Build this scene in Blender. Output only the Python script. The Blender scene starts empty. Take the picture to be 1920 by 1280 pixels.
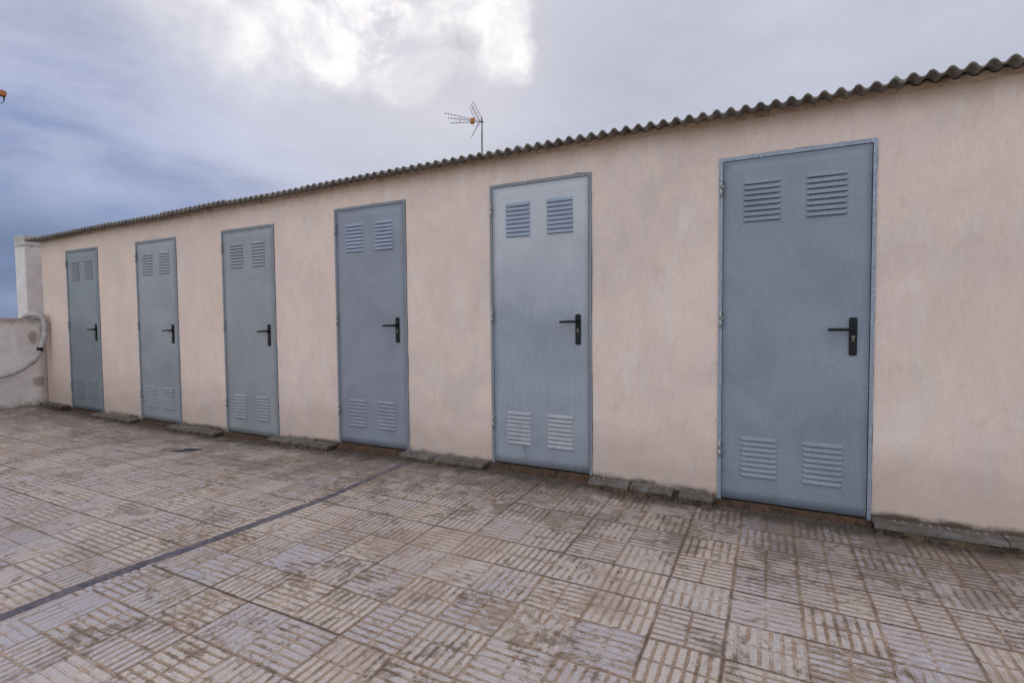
import bpy, bmesh, math, random
from mathutils import Vector, Matrix, noise
random.seed(7)
R_ = math.radians
sc = bpy.context.scene
col = sc.collection
ZO = 1.16          # eye height of the camera above the tiles

# ------------------------------------------------------------------ camera
cam_d = bpy.data.cameras.new("camera")
cam = bpy.data.objects.new("camera", cam_d)
col.objects.link(cam)
r = Vector((0.89266032, 0.4506312, -0.00943828))
u = Vector((-0.00957408, 0.03989233, 0.99915811))
f = Vector((-0.45062833, 0.89181844, -0.03992468))
M = Matrix(((r.x, u.x, -f.x, 0), (r.y, u.y, -f.y, -3.29), (r.z, u.z, -f.z, ZO), (0, 0, 0, 1)))
cam.matrix_world = M
cam_d.sensor_width = 36
cam_d.lens = 952.54 / 1920 * 36
cam_d.shift_y = -10.546 / 1920
cam_d.clip_start = 0.05
cam_d.clip_end = 20000
sc.camera = cam

# ------------------------------------------------------------------ node helper
class NT:
    def __init__(s, tree): s.t = tree; s.n = tree.nodes; s.l = tree.links
    def put(s, sock, v):
        if isinstance(v, bpy.types.NodeSocket): s.l.new(v, sock)
        elif v is not None:
            if isinstance(v, (tuple, list)) and len(v) == 3 and sock.type == 'RGBA': v = (*v, 1)
            sock.default_value = v
    def m(s, op, a, b=None, c=None, clamp=False):
        n = s.n.new('ShaderNodeMath'); n.operation = op; n.use_clamp = clamp
        s.put(n.inputs[0], a)
        if b is not None: s.put(n.inputs[1], b)
        if c is not None: s.put(n.inputs[2], c)
        return n.outputs[0]
    def v(s, op, a, b=None, out=0, scale=None):
        n = s.n.new('ShaderNodeVectorMath'); n.operation = op
        s.put(n.inputs[0], a)
        if b is not None: s.put(n.inputs[1], b)
        if scale is not None: s.put(n.inputs['Scale'], scale)
        return n.outputs[out]
    def mix(s, fac, a, b, mode='MIX'):
        n = s.n.new('ShaderNodeMix'); n.data_type = 'RGBA'; n.blend_type = mode
        s.put(n.inputs[0], fac); s.put(n.inputs[6], a); s.put(n.inputs[7], b)
        return n.outputs[2]
    def ss(s, x, lo, hi, a=0., b=1.):
        n = s.n.new('ShaderNodeMapRange'); n.interpolation_type = 'SMOOTHSTEP'
        s.put(n.inputs[0], x); s.put(n.inputs[1], lo); s.put(n.inputs[2], hi); s.put(n.inputs[3], a); s.put(n.inputs[4], b)
        return n.outputs[0]
    def noise(s, vec, scale, detail=4, rough=.55, dist=0., out=0):
        n = s.n.new('ShaderNodeTexNoise')
        s.put(n.inputs['Vector'], vec); s.put(n.inputs['Scale'], scale); s.put(n.inputs['Detail'], detail)
        s.put(n.inputs['Roughness'], rough); s.put(n.inputs['Distortion'], dist)
        return n.outputs[out]
    def white(s, vec):
        n = s.n.new('ShaderNodeTexWhiteNoise'); n.noise_dimensions = '3D'; s.put(n.inputs[0], vec); return n.outputs[0]
    def vor(s, vec, scale, feat='F1', out=0):
        n = s.n.new('ShaderNodeTexVoronoi'); n.feature = feat; s.put(n.inputs['Vector'], vec); s.put(n.inputs['Scale'], scale); return n.outputs[out]
    def scale(s, vec, sc_): return s.v('MULTIPLY', vec, sc_)
    def xyz(s, x, y, z=0.):
        n = s.n.new('ShaderNodeCombineXYZ'); s.put(n.inputs[0], x); s.put(n.inputs[1], y); s.put(n.inputs[2], z); return n.outputs[0]
    def sep(s, vec):
        n = s.n.new('ShaderNodeSeparateXYZ'); s.put(n.inputs[0], vec); return n.outputs
    def bump(s, h, strength=1., dist=.01, normal=None):
        n = s.n.new('ShaderNodeBump'); s.put(n.inputs['Height'], h); n.inputs['Strength'].default_value = strength
        n.inputs['Distance'].default_value = dist
        if normal is not None: s.put(n.inputs['Normal'], normal)
        return n.outputs[0]

# ------------------------------------------------------------------ world: overcast sky with a bright break in the cloud
SUN_EL, SUN_AZ = R_(29), None
sund = Vector((-0.52, 0.72, 0.50)).normalized()     # towards the bright break in the cloud
w = bpy.data.worlds.new("World"); sc.world = w; w.use_nodes = True
t = NT(w.node_tree)
for n in list(t.n): t.n.remove(n)
wo = t.n.new('ShaderNodeOutputWorld'); bg = t.n.new('ShaderNodeBackground'); t.l.new(bg.outputs[0], wo.inputs[0])
sky = t.n.new('ShaderNodeTexSky'); sky.sky_type = 'NISHITA'; sky.sun_disc = False
sky.sun_elevation = math.asin(sund.z); sky.sun_rotation = math.atan2(sund.x, sund.y)
sky.dust_density = 1.5
g = t.n.new('ShaderNodeTexCoord').outputs['Generated']
D = t.v('NORMALIZE', g)
dx, dy, dz = t.sep(D)
dzc = t.m('MAXIMUM', dz, 0.0)
pl = t.xyz(t.m('DIVIDE', dx, t.m('ADD', dzc, .28)), t.m('DIVIDE', dy, t.m('ADD', dzc, .28)), 0.)
# warp of the direction, so that every break in the cloud has a ragged rim
wn = t.v('SUBTRACT', t.noise(D, 4.5, 6, .6, .2, out=1), (.5, .5, .5))
Dw = t.v('NORMALIZE', t.v('ADD', D, t.v('SCALE', wn, scale=.22)))
def lobe(d, inner, outer, warped=True):
    c = t.v('DOT_PRODUCT', Dw if warped else D, Vector(d).normalized(), out=1)
    return t.ss(c, math.cos(R_(outer)), math.cos(R_(inner)))
n1 = t.noise(pl, 1.1, 6, .55, .35)
n2 = t.noise(pl, 3.2, 6, .6, .4)
n3 = t.noise(t.scale(D, (1., 1., 3.4)), 3.2, 5, .55, .3)
# cloud deck: lavender grey overhead, slate blue low on the left
elev = t.ss(dz, .02, .46)
left = t.m('MULTIPLY', t.m('MULTIPLY', t.ss(dx, -.50, -.90), t.ss(dy, -.2, .25)), t.ss(dz, .52, .27, .30, 1.))
c = t.mix(elev, (.43, .49, .67), (.555, .565, .665))
c = t.mix(t.m('MULTIPLY', left, t.ss(n3, .30, .66, .92, .40)), c, (.24, .315, .545))
# low dark bank on the left, clear strip beneath it
band = t.m('MULTIPLY', t.m('MULTIPLY', t.ss(dz, .20, .10), t.ss(dz, .015, .055)), t.ss(dx, -.84, -.93))
c = t.mix(t.m('MULTIPLY', band, t.ss(n3, .35, .6, .40, .9)), c, (.15, .205, .34))
strip = t.m('MULTIPLY', t.ss(dz, .07, .0), t.ss(dx, -.7, -.9))
c = t.mix(t.m('MULTIPLY', strip, .8), c, (.19, .245, .37))
# soft light/dark modelling of the deck
sh = t.m('ADD', t.m('MULTIPLY', t.m('SUBTRACT', n1, .5), .30), t.m('ADD', t.m('MULTIPLY', t.m('SUBTRACT', n2, .5), .18), t.m('MULTIPLY', t.m('SUBTRACT', n3, .5), t.m('ADD', .28, t.m('MULTIPLY', left, .35)))))
c = t.v('SCALE', c, scale=t.m('ADD', 1., sh))
# wide milky glow round the sun, then the bright breaks
halo = lobe((-.60, .66, .50), 2, 26)
c = t.mix(t.m('MULTIPLY', halo, .42), c, (.84, .83, .87))
n4 = t.noise(Dw, 7., 6, .6, .3)
rag = t.m('MULTIPLY', t.ss(n2, .36, .64, .05, 1.), t.ss(n4, .34, .56, .5, 1.))
b = t.m('MAXIMUM', t.m('MAXIMUM', lobe((-.715, .545, .50), 2, 9.5), lobe((-.645, .61, .478), 4, 8.5)),
        t.m('MAXIMUM', t.m('MAXIMUM', lobe((-.45, .745, .512), 2.0, 8.0), lobe((-.425, .785, .462), .6, 5.4)), lobe((-.570, .68, .483), 4, 7)))
b = t.m('MAXIMUM', b, lobe((-.62, .55, .60), 4, 12))
b = t.m('MULTIPLY', b, rag, clamp=True)
c = t.mix(b, c, (1.12, 1.09, 1.06))
# a torn grey cloud in front of the break and a patch of blue
gc = t.m('MULTIPLY', lobe((-.518, .735, .437), .6, 5.2), t.ss(n2, .42, .6))
c = t.mix(t.m('MULTIPLY', gc, .9), c, (.53, .53, .59))
bl = t.m('MULTIPLY', lobe((-.60, .635, .515), .5, 5.5), t.ss(n2, .40, .58))
skyc = t.v('SCALE', sky.outputs[0], scale=.10)
c = t.mix(t.m('MULTIPLY', bl, .75), c, t.mix(.5, skyc, (.50, .62, .82)))
# the half of the sky behind the camera: unseen, brightened to light the wall
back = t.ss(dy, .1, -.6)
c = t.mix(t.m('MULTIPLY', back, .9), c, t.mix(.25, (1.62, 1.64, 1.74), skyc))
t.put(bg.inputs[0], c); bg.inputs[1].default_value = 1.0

sl = bpy.data.lights.new("sun", 'SUN'); sl.energy = 0.8; sl.angle = R_(28); sl.color = (1., .93, .85)
so = bpy.data.objects.new("sun", sl); col.objects.link(so)
so.rotation_euler = (-sund).to_track_quat('-Z', 'Y').to_euler()

vs = sc.view_settings
vs.view_transform = 'Standard'; vs.look = 'None'; vs.gamma = 1; vs.use_curve_mapping = False
vs.exposure = 0.0
sc.display_settings.display_device = 'sRGB'

# ------------------------------------------------------------------ mesh helpers
def link(name, bm, mats, parent=None, smooth=False, loc=None):
    me = bpy.data.meshes.new(name)
    bm.normal_update(); bm.to_mesh(me); bm.free()
    for m_ in (mats if isinstance(mats, (list, tuple)) else [mats]): me.materials.append(m_)
    if smooth:
        for p in me.polygons: p.use_smooth = True
    o = bpy.data.objects.new(name, me); col.objects.link(o)
    if parent is not None: o.parent = parent
    if loc is not None: o.location = loc
    return o
def tag(o, label=None, cat=None, group=None, kind=None):
    if label: o['label'] = label
    if cat: o['category'] = cat
    if group: o['group'] = group
    if kind: o['kind'] = kind
    return o
def empty(name, loc, parent=None):
    o = bpy.data.objects.new(name, None); col.objects.link(o); o.location = loc; o.empty_display_size = .1
    if parent is not None: o.parent = parent
    return o
def box(bm, x0, x1, y0, y1, z0, z1, bev=0., mi=0, seg=1):
    vs_ = [bm.verts.new((x, y, z)) for x in (x0, x1) for y in (y0, y1) for z in (z0, z1)]
    fs = []
    for q in ((0, 1, 3, 2), (4, 6, 7, 5), (0, 4, 5, 1), (2, 3, 7, 6), (0, 2, 6, 4), (1, 5, 7, 3)):
        fc = bm.faces.new([vs_[i] for i in q]); fc.material_index = mi; fs.append(fc)
    if bev > 0:
        es = list({e for fc in fs for e in fc.edges})
        bmesh.ops.bevel(bm, geom=es, offset=bev, segments=seg, affect='EDGES', profile=.5)
    return vs_
def tube(bm, pts, rad, n=10, cap=True, mi=0):
    pts = [Vector(p) for p in pts]
    rads = rad if isinstance(rad, (list, tuple)) else [rad] * len(pts)
    rings = []
    T0 = (pts[1] - pts[0]).normalized()
    ref = Vector((0, 0, 1)) if abs(T0.z) < .9 else Vector((1, 0, 0))
    N = T0.cross(ref).normalized()
    for i, p in enumerate(pts):
        a = pts[max(i - 1, 0)]; b_ = pts[min(i + 1, len(pts) - 1)]
        T = (b_ - a).normalized()
        N = (N - T * N.dot(T)).normalized(); B = T.cross(N)
        rings.append([bm.verts.new(p + (N * math.cos(2 * math.pi * k / n) + B * math.sin(2 * math.pi * k / n)) * rads[i]) for k in range(n)])
    for a, b_ in zip(rings, rings[1:]):
        for k in range(n):
            fc = bm.faces.new((a[k], a[(k + 1) % n], b_[(k + 1) % n], b_[k])); fc.material_index = mi; fc.smooth = True
    if cap:
        bm.faces.new(rings[0][::-1]).material_index = mi; bm.faces.new(rings[-1]).material_index = mi
    return rings
def fbm(x, y, z=0., s=1., o=4):
    return noise.fractal(Vector((x * s, y * s, z * s)), 1.0, 2.1, o)

# ------------------------------------------------------------------ materials
def mat(name):
    m_ = bpy.data.materials.new(name); m_.use_nodes = True
    nt = NT(m_.node_tree); p = nt.n['Principled BSDF']
    return m_, nt, p
def objco(nt): return nt.n.new('ShaderNodeTexCoord').outputs['Object']
def simple(name, color, rough=.6, metal=0., var=.12, scale=30., bump=.15, dist=.002, spec=.4):
    m_, nt, p = mat(name); o = objco(nt)
    n = nt.noise(o, scale, 5, .6)
    c_ = nt.v('SCALE', tuple(color), scale=nt.ss(n, .25, .75, 1 - var, 1 + var))
    nt.put(p.inputs['Base Color'], c_); p.inputs['Roughness'].default_value = rough; p.inputs['Metallic'].default_value = metal
    p.inputs['Specular IOR Level'].default_value = spec
    if bump: nt.put(p.inputs['Normal'], nt.bump(n, bump, dist))
    return m_

def plaster_mat():
    m_, nt, p = mat("painted_plaster"); o = objco(nt); x, y, z = nt.sep(o)
    big = nt.noise(o, .9, 4, .5, .3); mid = nt.noise(o, 3.2, 5, .6, .8); hi = nt.noise(nt.scale(o, (1., 1., .45)), 14, 5, .65, .6)
    tro = nt.noise(nt.scale(o, (1.5, 1., .5)), 4.6, 6, .62, 1.0)
    c_ = nt.mix(nt.ss(big, .34, .66), (.675, .545, .480), (.595, .505, .465))
    c_ = nt.mix(nt.m('MULTIPLY', nt.ss(mid, .48, .66), .6), c_, (.690, .560, .460))
    c_ = nt.mix(nt.m('MULTIPLY', nt.ss(tro, .52, .68), .65), c_, (.635, .59, .555))
    c_ = nt.mix(nt.m('MULTIPLY', nt.ss(hi, .52, .72), .35), c_, (.49, .40, .34))
    grain = nt.noise(o, 210, 3, .7)
    c_ = nt.v('SCALE', c_, scale=nt.ss(grain, .25, .75, .93, 1.06))
    mot = nt.noise(nt.scale(o, (1., 1., .7)), 1.9, 5, .62, .7)
    c_ = nt.v('SCALE', c_, scale=nt.ss(mot, .34, .66, .945, 1.045))
    hair = nt.noise(nt.scale(o, (2.2, 1., .9)), 30, 4, .7, 1.2)
    c_ = nt.v('SCALE', c_, scale=nt.ss(hair, .35, .65, .955, 1.035))
    # the colour turns more ochre towards the far end
    oc = nt.m('MULTIPLY', nt.ss(x, -3.2, -8.2), nt.ss(mid, .3, .7, .55, 1.))
    c_ = nt.mix(nt.m('MULTIPLY', oc, .50), c_, (.61, .48, .39))
    # shade of the lower wall put into the colour, blotchy grey-brown
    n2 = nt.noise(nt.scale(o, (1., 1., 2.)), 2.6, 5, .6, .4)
    lowshade = nt.ss(nt.m('ADD', z, nt.m('MULTIPLY', nt.m('SUBTRACT', n2, .5), .60)), .62, .06)
    c_ = nt.mix(nt.m('MULTIPLY', lowshade, .55), c_, (.36, .285, .245))
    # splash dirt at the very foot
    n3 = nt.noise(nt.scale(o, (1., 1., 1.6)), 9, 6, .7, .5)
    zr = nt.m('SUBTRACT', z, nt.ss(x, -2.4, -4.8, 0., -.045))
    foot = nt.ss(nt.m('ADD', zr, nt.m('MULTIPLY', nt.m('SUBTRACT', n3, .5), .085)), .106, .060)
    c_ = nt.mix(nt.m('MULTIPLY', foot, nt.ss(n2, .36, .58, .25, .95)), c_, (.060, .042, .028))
    # rust-brown run-off under the sheet
    n4 = nt.noise(nt.scale(o, (1., 1., .35)), 8, 5, .65, .3)
    topd = nt.ss(nt.m('ADD', z, nt.m('MULTIPLY', nt.m('SUBTRACT', n4, .5), .20)), 2.15, 2.30)
    c_ = nt.mix(nt.m('MULTIPLY', topd, .60), c_, (.40, .285, .19))
    # small pits and hairline marks
    pit = nt.ss(nt.vor(o, 17.), .045, .02)
    pit = nt.m('MULTIPLY', pit, nt.ss(nt.noise(o, 1.7, 2), .58, .66))
    c_ = nt.mix(nt.m('MULTIPLY', pit, .6), c_, (.20, .15, .12))
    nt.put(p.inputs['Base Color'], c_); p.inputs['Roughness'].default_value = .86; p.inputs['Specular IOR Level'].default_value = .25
    h = nt.m('ADD', nt.m('MULTIPLY', tro, .6), nt.m('ADD', nt.m('MULTIPLY', hi, .35), nt.m('MULTIPLY', grain, .16)))
    nt.put(p.inputs['Normal'], nt.bump(h, .8, .008))
    return m_
PLASTER = plaster_mat()

def floor_mat():
    m_, nt, p = mat("ribbed_terrace_tiles"); o = objco(nt)
    wob = nt.v('SUBTRACT', nt.noise(o, 5., 3, .5, out=1), (.5, .5, .5))
    wob2 = nt.v('SUBTRACT', nt.noise(o, 40., 3, .6, out=1), (.5, .5, .5))
    q = nt.v('ADD', o, nt.v('ADD', nt.v('SCALE', wob, scale=.009), nt.v('SCALE', wob2, scale=.0065)))
    x, y, z = nt.sep(q)
    x0, y0, z0 = nt.sep(o)
    leftside = nt.m('LESS_THAN', x0, -2.56)
    x = nt.m('ADD', x, nt.m('MULTIPLY', leftside, .045))
    u_ = nt.m('DIVIDE', nt.m('ADD', x, .125), .25); v_ = nt.m('DIVIDE', nt.m('ADD', nt.m('ADD', y, 1.03), nt.m('MULTIPLY', leftside, .05)), .2355)
    i = nt.m('FLOOR', u_); j = nt.m('FLOOR', v_); fu = nt.m('FRACT', u_); fv = nt.m('FRACT', v_)
    cell = nt.xyz(i, j, 0.)
    rnd = nt.white(cell); rnd2 = nt.white(nt.xyz(i, j, 7.)); rnd3 = nt.white(nt.xyz(i, j, 13.))
    par = nt.m('FRACT', nt.m('MULTIPLY', nt.m('ADD', nt.m('ADD', i, j), nt.m('MULTIPLY', nt.m('GREATER_THAN', rnd3, .93), 1.)), .5))
    odd = nt.m('GREATER_THAN', par, .25)                     # ribs along x
    def sel(a, b_): return nt.m('ADD', nt.m('MULTIPLY', odd, a), nt.m('MULTIPLY', nt.m('SUBTRACT', 1., odd), b_))
    s_ = sel(fv, fu); t_ = sel(fu, fv)
    sr = nt.m('ABSOLUTE', nt.m('SUBTRACT', nt.m('FRACT', nt.m('MULTIPLY', s_, 7.)), .5))
    groove = nt.ss(sr, .29, .38)
    cross = nt.ss(nt.m('ABSOLUTE', nt.m('SUBTRACT', t_, .5)), .032, .014)
    ej = nt.m('MINIMUM', nt.m('MINIMUM', fu, nt.m('SUBTRACT', 1., fu)), nt.m('MINIMUM', fv, nt.m('SUBTRACT', 1., fv)))
    eu = nt.m('MINIMUM', fu, nt.m('SUBTRACT', 1., fu)); ev = nt.m('MINIMUM', fv, nt.m('SUBTRACT', 1., fv))
    ju = nt.white(nt.xyz(nt.m('FLOOR', nt.m('ADD', u_, .5)), nt.m('FLOOR', nt.m('MULTIPLY', v_, .34)), 3.))
    jv = nt.white(nt.xyz(5., nt.m('FLOOR', nt.m('ADD', v_, .5)), nt.m('FLOOR', nt.m('MULTIPLY', u_, .2))))
    jmain = nt.m('LESS_THAN', nt.m('ABSOLUTE', nt.m('ADD', nt.m('FLOOR', nt.m('ADD', v_, .5)), 0.)), .5)
    jv = nt.m('MAXIMUM', jv, jmain)
    jw = nt.m('MAXIMUM', nt.m('MULTIPLY', nt.ss(eu, .026, .010), nt.ss(ju, .35, 1., .25, .85)),
              nt.m('MULTIPLY', nt.ss(ev, .026, .010), nt.ss(jv, .25, .9, .30, 1.)))
    edge = nt.ss(ej, .045, .02)
    # wear of the pale coating: breaks up across the ribs
    wa = nt.noise(nt.v('ADD', o, nt.v('SCALE', cell, scale=3.7)), 16, 6, .68, .5)
    wb = nt.noise(o, 1.4, 5, .6, .3)
    wd = nt.noise(nt.xyz(nt.m('MULTIPLY', s_, 10.5), nt.m('MULTIPLY', t_, 2.4), nt.m('ADD', nt.m('MULTIPLY', rnd2, 60.), nt.m('MULTIPLY', rnd, 17.))), 1., 4, .65, .4)
    wc = nt.noise(o, 75, 4, .7, .2)
    wear = nt.m('ADD', nt.m('ADD', nt.m('MULTIPLY', nt.m('SUBTRACT', wa, .5), 1.5), nt.m('MULTIPLY', nt.m('SUBTRACT', rnd, .5), .30)),
                nt.m('ADD', nt.m('MULTIPLY', nt.m('SUBTRACT', wb, .5), .9), nt.m('ADD', nt.m('MULTIPLY', nt.m('SUBTRACT', wc, .5), .75), nt.m('MULTIPLY', nt.m('SUBTRACT', wd, .5), 1.5))))
    grv = nt.m('MAXIMUM', nt.m('MAXIMUM', groove, cross), edge)
    # ribs ---- coated pale grey, flaking off to olive grey cement and worn to beige
    fine = nt.noise(o, 150, 4, .75)
    tint0 = nt.noise(o, 1.15, 3, .5)
    fl = nt.noise(o, 26, 9, .74, .3)
    reg = nt.m('ADD', nt.m('MULTIPLY', rnd, .5), nt.m('MULTIPLY', nt.ss(wb, .3, .7), .5))
    flake = nt.ss(nt.m('ADD', nt.m('ADD', fl, nt.m('MULTIPLY', nt.m('SUBTRACT', wd, .5), .55)), nt.m('MULTIPLY', nt.m('SUBTRACT', reg, .5), .26)), .555, .62)
    coat = nt.mix(nt.ss(rnd2, 0., 1.), (.515, .462, .468), (.60, .515, .455))
    coat = nt.v('SCALE', coat, scale=nt.ss(wc, .2, .8, .82, 1.15))
    coat = nt.mix(nt.m('MULTIPLY', nt.ss(tint0, .50, .66), .5), coat, (.40, .40, .46))
    coat = nt.v('SCALE', coat, scale=nt.ss(fine, .25, .75, .88, 1.10))
    bare = nt.mix(nt.ss(wa, .40, .60), (.42, .32, .235), (.31, .25, .19))
    rib = nt.mix(nt.m('MULTIPLY', flake, .85), coat, bare)
    beige = nt.mix(nt.ss(nt.noise(o, 11, 5, .6), .38, .62), (.490, .335, .220), (.350, .225, .140))
    spk = nt.m('MULTIPLY', nt.ss(fine, .47, .58), nt.ss(nt.m('ADD', wd, nt.m('MULTIPLY', nt.m('SUBTRACT', rnd3, .5), .25)), .42, .60, .12, 1.))
    beige = nt.mix(nt.m('MULTIPLY', spk, .78), beige, (.060, .045, .036))
    fill = nt.ss(nt.m('ADD', nt.m('ADD', wd, nt.m('MULTIPLY', nt.m('SUBTRACT', fl, .5), .5)), nt.m('MULTIPLY', nt.m('SUBTRACT', rnd3, .5), .30)), .30, .44)   # some grooves still carry the coating
    c_ = nt.mix(nt.m('MULTIPLY', grv, nt.m('ADD', .14, nt.m('MULTIPLY', fill, .72))), rib, beige)
    # joints
    jd = nt.m('MULTIPLY', nt.m('MAXIMUM', jw, nt.m('MULTIPLY', nt.m('MULTIPLY', jmain, nt.ss(ev, .030, .012)), 1.)), nt.m('MULTIPLY', nt.ss(wc, .25, .6, .45, 1.), nt.ss(nt.noise(o, 3.3, 4, .6), .36, .58, .30, 1.)))
    pale = nt.m('MULTIPLY', nt.ss(nt.m('ADD', nt.noise(o, 2.3, 5, .6, .6), nt.m('MULTIPLY', nt.m('SUBTRACT', fl, .5), .3)), .52, .66), nt.m('SUBTRACT', 1., nt.m('MULTIPLY', grv, .45)))
    c_ = nt.mix(nt.m('MULTIPLY', pale, .45), c_, (.56, .475, .40))
    c_ = nt.mix(jd, c_, nt.mix(nt.ss(wa, .4, .6), (.032, .026, .022), (.10, .07, .05)))
    # grime: grey-brown blotches and black mould, heavier in the run-off zone by the wall
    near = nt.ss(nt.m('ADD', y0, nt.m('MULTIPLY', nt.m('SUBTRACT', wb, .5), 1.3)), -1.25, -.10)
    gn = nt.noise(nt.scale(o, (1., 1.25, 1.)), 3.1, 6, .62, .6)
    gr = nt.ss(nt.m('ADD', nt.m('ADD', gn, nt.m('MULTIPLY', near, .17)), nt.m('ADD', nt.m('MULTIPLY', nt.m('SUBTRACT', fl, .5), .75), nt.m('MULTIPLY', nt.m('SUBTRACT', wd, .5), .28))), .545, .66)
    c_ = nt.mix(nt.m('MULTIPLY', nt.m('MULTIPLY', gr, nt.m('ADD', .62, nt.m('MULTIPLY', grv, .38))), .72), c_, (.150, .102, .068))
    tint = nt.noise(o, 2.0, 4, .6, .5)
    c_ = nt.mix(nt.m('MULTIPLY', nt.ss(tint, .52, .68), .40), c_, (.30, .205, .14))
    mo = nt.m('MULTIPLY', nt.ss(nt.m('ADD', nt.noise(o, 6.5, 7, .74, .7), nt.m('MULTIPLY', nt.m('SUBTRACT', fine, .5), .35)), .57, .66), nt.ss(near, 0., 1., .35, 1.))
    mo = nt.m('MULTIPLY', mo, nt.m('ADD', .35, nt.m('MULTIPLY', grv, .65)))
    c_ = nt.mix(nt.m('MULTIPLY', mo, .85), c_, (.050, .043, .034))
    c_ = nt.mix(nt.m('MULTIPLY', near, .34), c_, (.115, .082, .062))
    # the foot of the wall, always wet
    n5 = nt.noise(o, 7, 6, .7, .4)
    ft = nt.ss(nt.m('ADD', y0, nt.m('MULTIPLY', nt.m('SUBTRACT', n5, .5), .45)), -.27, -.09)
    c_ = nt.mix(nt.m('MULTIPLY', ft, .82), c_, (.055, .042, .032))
    nt.put(p.inputs['Base Color'], c_)
    rg = nt.ss(wear, -.3, .4, .50, .80)
    nt.put(p.inputs['Roughness'], rg); p.inputs['Specular IOR Level'].default_value = .38
    h = nt.m('SUBTRACT', nt.m('SUBTRACT', nt.m('MULTIPLY', nt.m('SUBTRACT', 1., grv), 1.), nt.m('MULTIPLY', jw, 1.4)),
             nt.m('MULTIPLY', flake, .3))
    h = nt.m('ADD', h, nt.m('ADD', nt.m('MULTIPLY', wc, .5), nt.m('MULTIPLY', fine, .4)))
    nt.put(p.inputs['Normal'], nt.bump(h, .9, .0026))
    return m_
FLOOR = floor_mat()

def door_mat(name, base, streak=.03, rough=.42, speck=.16, metal=.0, light=0.):
    m_, nt, p = mat(name); o = objco(nt); x, y, z = nt.sep(o)
    o = nt.v('ADD', o, (len(name) * 1.37 + base[0] * 31., 0., base[2] * 47.))
    sp = nt.noise(o, 260, 3, .75); st = nt.noise(nt.scale(o, (70., 1., 2.2)), 1.6, 4, .6); big = nt.noise(o, 2.4, 5, .6, .6)
    sm = nt.noise(nt.scale(o, (1., 1., .6)), 7., 5, .65, 1.)
    c_ = nt.v('SCALE', tuple(base), scale=nt.ss(big, .3, .7, .90, 1.10))
    c_ = nt.v('SCALE', c_, scale=nt.ss(sp, .28, .72, 1 - speck, 1 + speck))
    c_ = nt.v('SCALE', c_, scale=nt.ss(st, .3, .7, 1 - streak, 1 + streak))
    if light:
        lt = nt.m('MULTIPLY', nt.ss(nt.m('ADD', z, nt.m('MULTIPLY', nt.m('SUBTRACT', big, .5), .9)), .85, 1.95), light)
        c_ = nt.mix(lt, c_, (.46, .49, .53))
    # scuffs low down
    sc_ = nt.m('MULTIPLY', nt.ss(sm, .55, .70), nt.ss(z, .65, .15))
    c_ = nt.mix(nt.m('MULTIPLY', sc_, .40), c_, (.10, .12, .15))
    rst = nt.m('MULTIPLY', nt.ss(nt.noise(o, 24, 5, .7), .58, .70), nt.ss(z, .05, .004))
    c_ = nt.mix(nt.m('MULTIPLY', rst, .7), c_, (.13, .075, .045))
    nt.put(p.inputs['Base Color'], c_)
    nt.put(p.inputs['Roughness'], nt.ss(sp, .3, .7, rough - .06, rough + .10)); p.inputs['Metallic'].default_value = metal
    p.inputs['Specular IOR Level'].default_value = .5
    h = nt.m('ADD', nt.m('MULTIPLY', sp, .5), nt.m('ADD', nt.m('MULTIPLY', st, .25), nt.m('MULTIPLY', big, 2.)))
    nt.put(p.inputs['Normal'], nt.bump(h, .35, .0018))
    return m_
DM = [door_mat("grey_door_paint_slate", (.165, .192, .216)),
      door_mat("grey_door_paint_pale", (.235, .252, .278)),
      door_mat("grey_door_paint_mid", (.238, .252, .274)),
      door_mat("grey_door_paint_blue", (.202, .226, .274)),
      door_mat("grey_door_paint_brushed", (.248, .280, .330), streak=.07, rough=.36, light=.75),
      door_mat("grey_door_paint_steel", (.190, .230, .280), speck=.40)]
def galv():
    m_, nt, p = mat("galvanised_steel"); o = objco(nt)
    v1 = nt.vor(o, 150., out=1); s_ = nt.n.new('ShaderNodeSeparateColor'); nt.put(s_.inputs[0], v1)
    n = nt.noise(o, 60, 4, .7)
    c_ = nt.mix(nt.ss(nt.m('ADD', nt.m('MULTIPLY', s_.outputs[0], .5), nt.m('MULTIPLY', n, .5)), .3, .7), (.185, .220, .278), (.285, .33, .40))
    nt.put(p.inputs['Base Color'], c_); p.inputs['Metallic'].default_value = .25; p.inputs['Roughness'].default_value = .45
    nt.put(p.inputs['Normal'], nt.bump(n, .2, .001))
    return m_
GALV = galv()
FRAME = simple("frame_paint", (.185, .208, .238), .5, 0, .22, 60, .3, .001)
STEEL = simple("hinge_steel", (.36, .38, .38), .4, .5, .3, 90, .2, .001)
BLACK = simple("black_plastic", (.008, .009, .012), .42, 0, .3, 80, .1, .0005, .22)
SHADE = simple("louvre_shade", (.004, .005, .007), .9, 0, 0, 10, 0)
BRASS = simple("lock_cylinder", (.19, .17, .14), .35, .8, .2, 120, .1, .0005)
def cement_mat(name, a, b_, dark, sc_=6., dk=.5, lo=.50, hi=.66):
    m_, nt, p = mat(name); o = objco(nt)
    n = nt.noise(o, sc_, 6, .65, .4); n2 = nt.noise(o, sc_ * 9, 4, .7); n3 = nt.noise(o, sc_ * 1.7, 6, .7, .8)
    c_ = nt.mix(nt.ss(n, .35, .65), a, b_)
    c_ = nt.v('SCALE', c_, scale=nt.ss(n2, .25, .75, .82, 1.15))
    c_ = nt.mix(nt.m('MULTIPLY', nt.ss(n3, lo, hi), dk), c_, dark)
    nt.put(p.inputs['Base Color'], c_); p.inputs['Roughness'].default_value = .9; p.inputs['Specular IOR Level'].default_value = .2
    nt.put(p.inputs['Normal'], nt.bump(nt.m('ADD', nt.m('MULTIPLY', n2, .6), n), .7, .005))
    return m_
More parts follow.
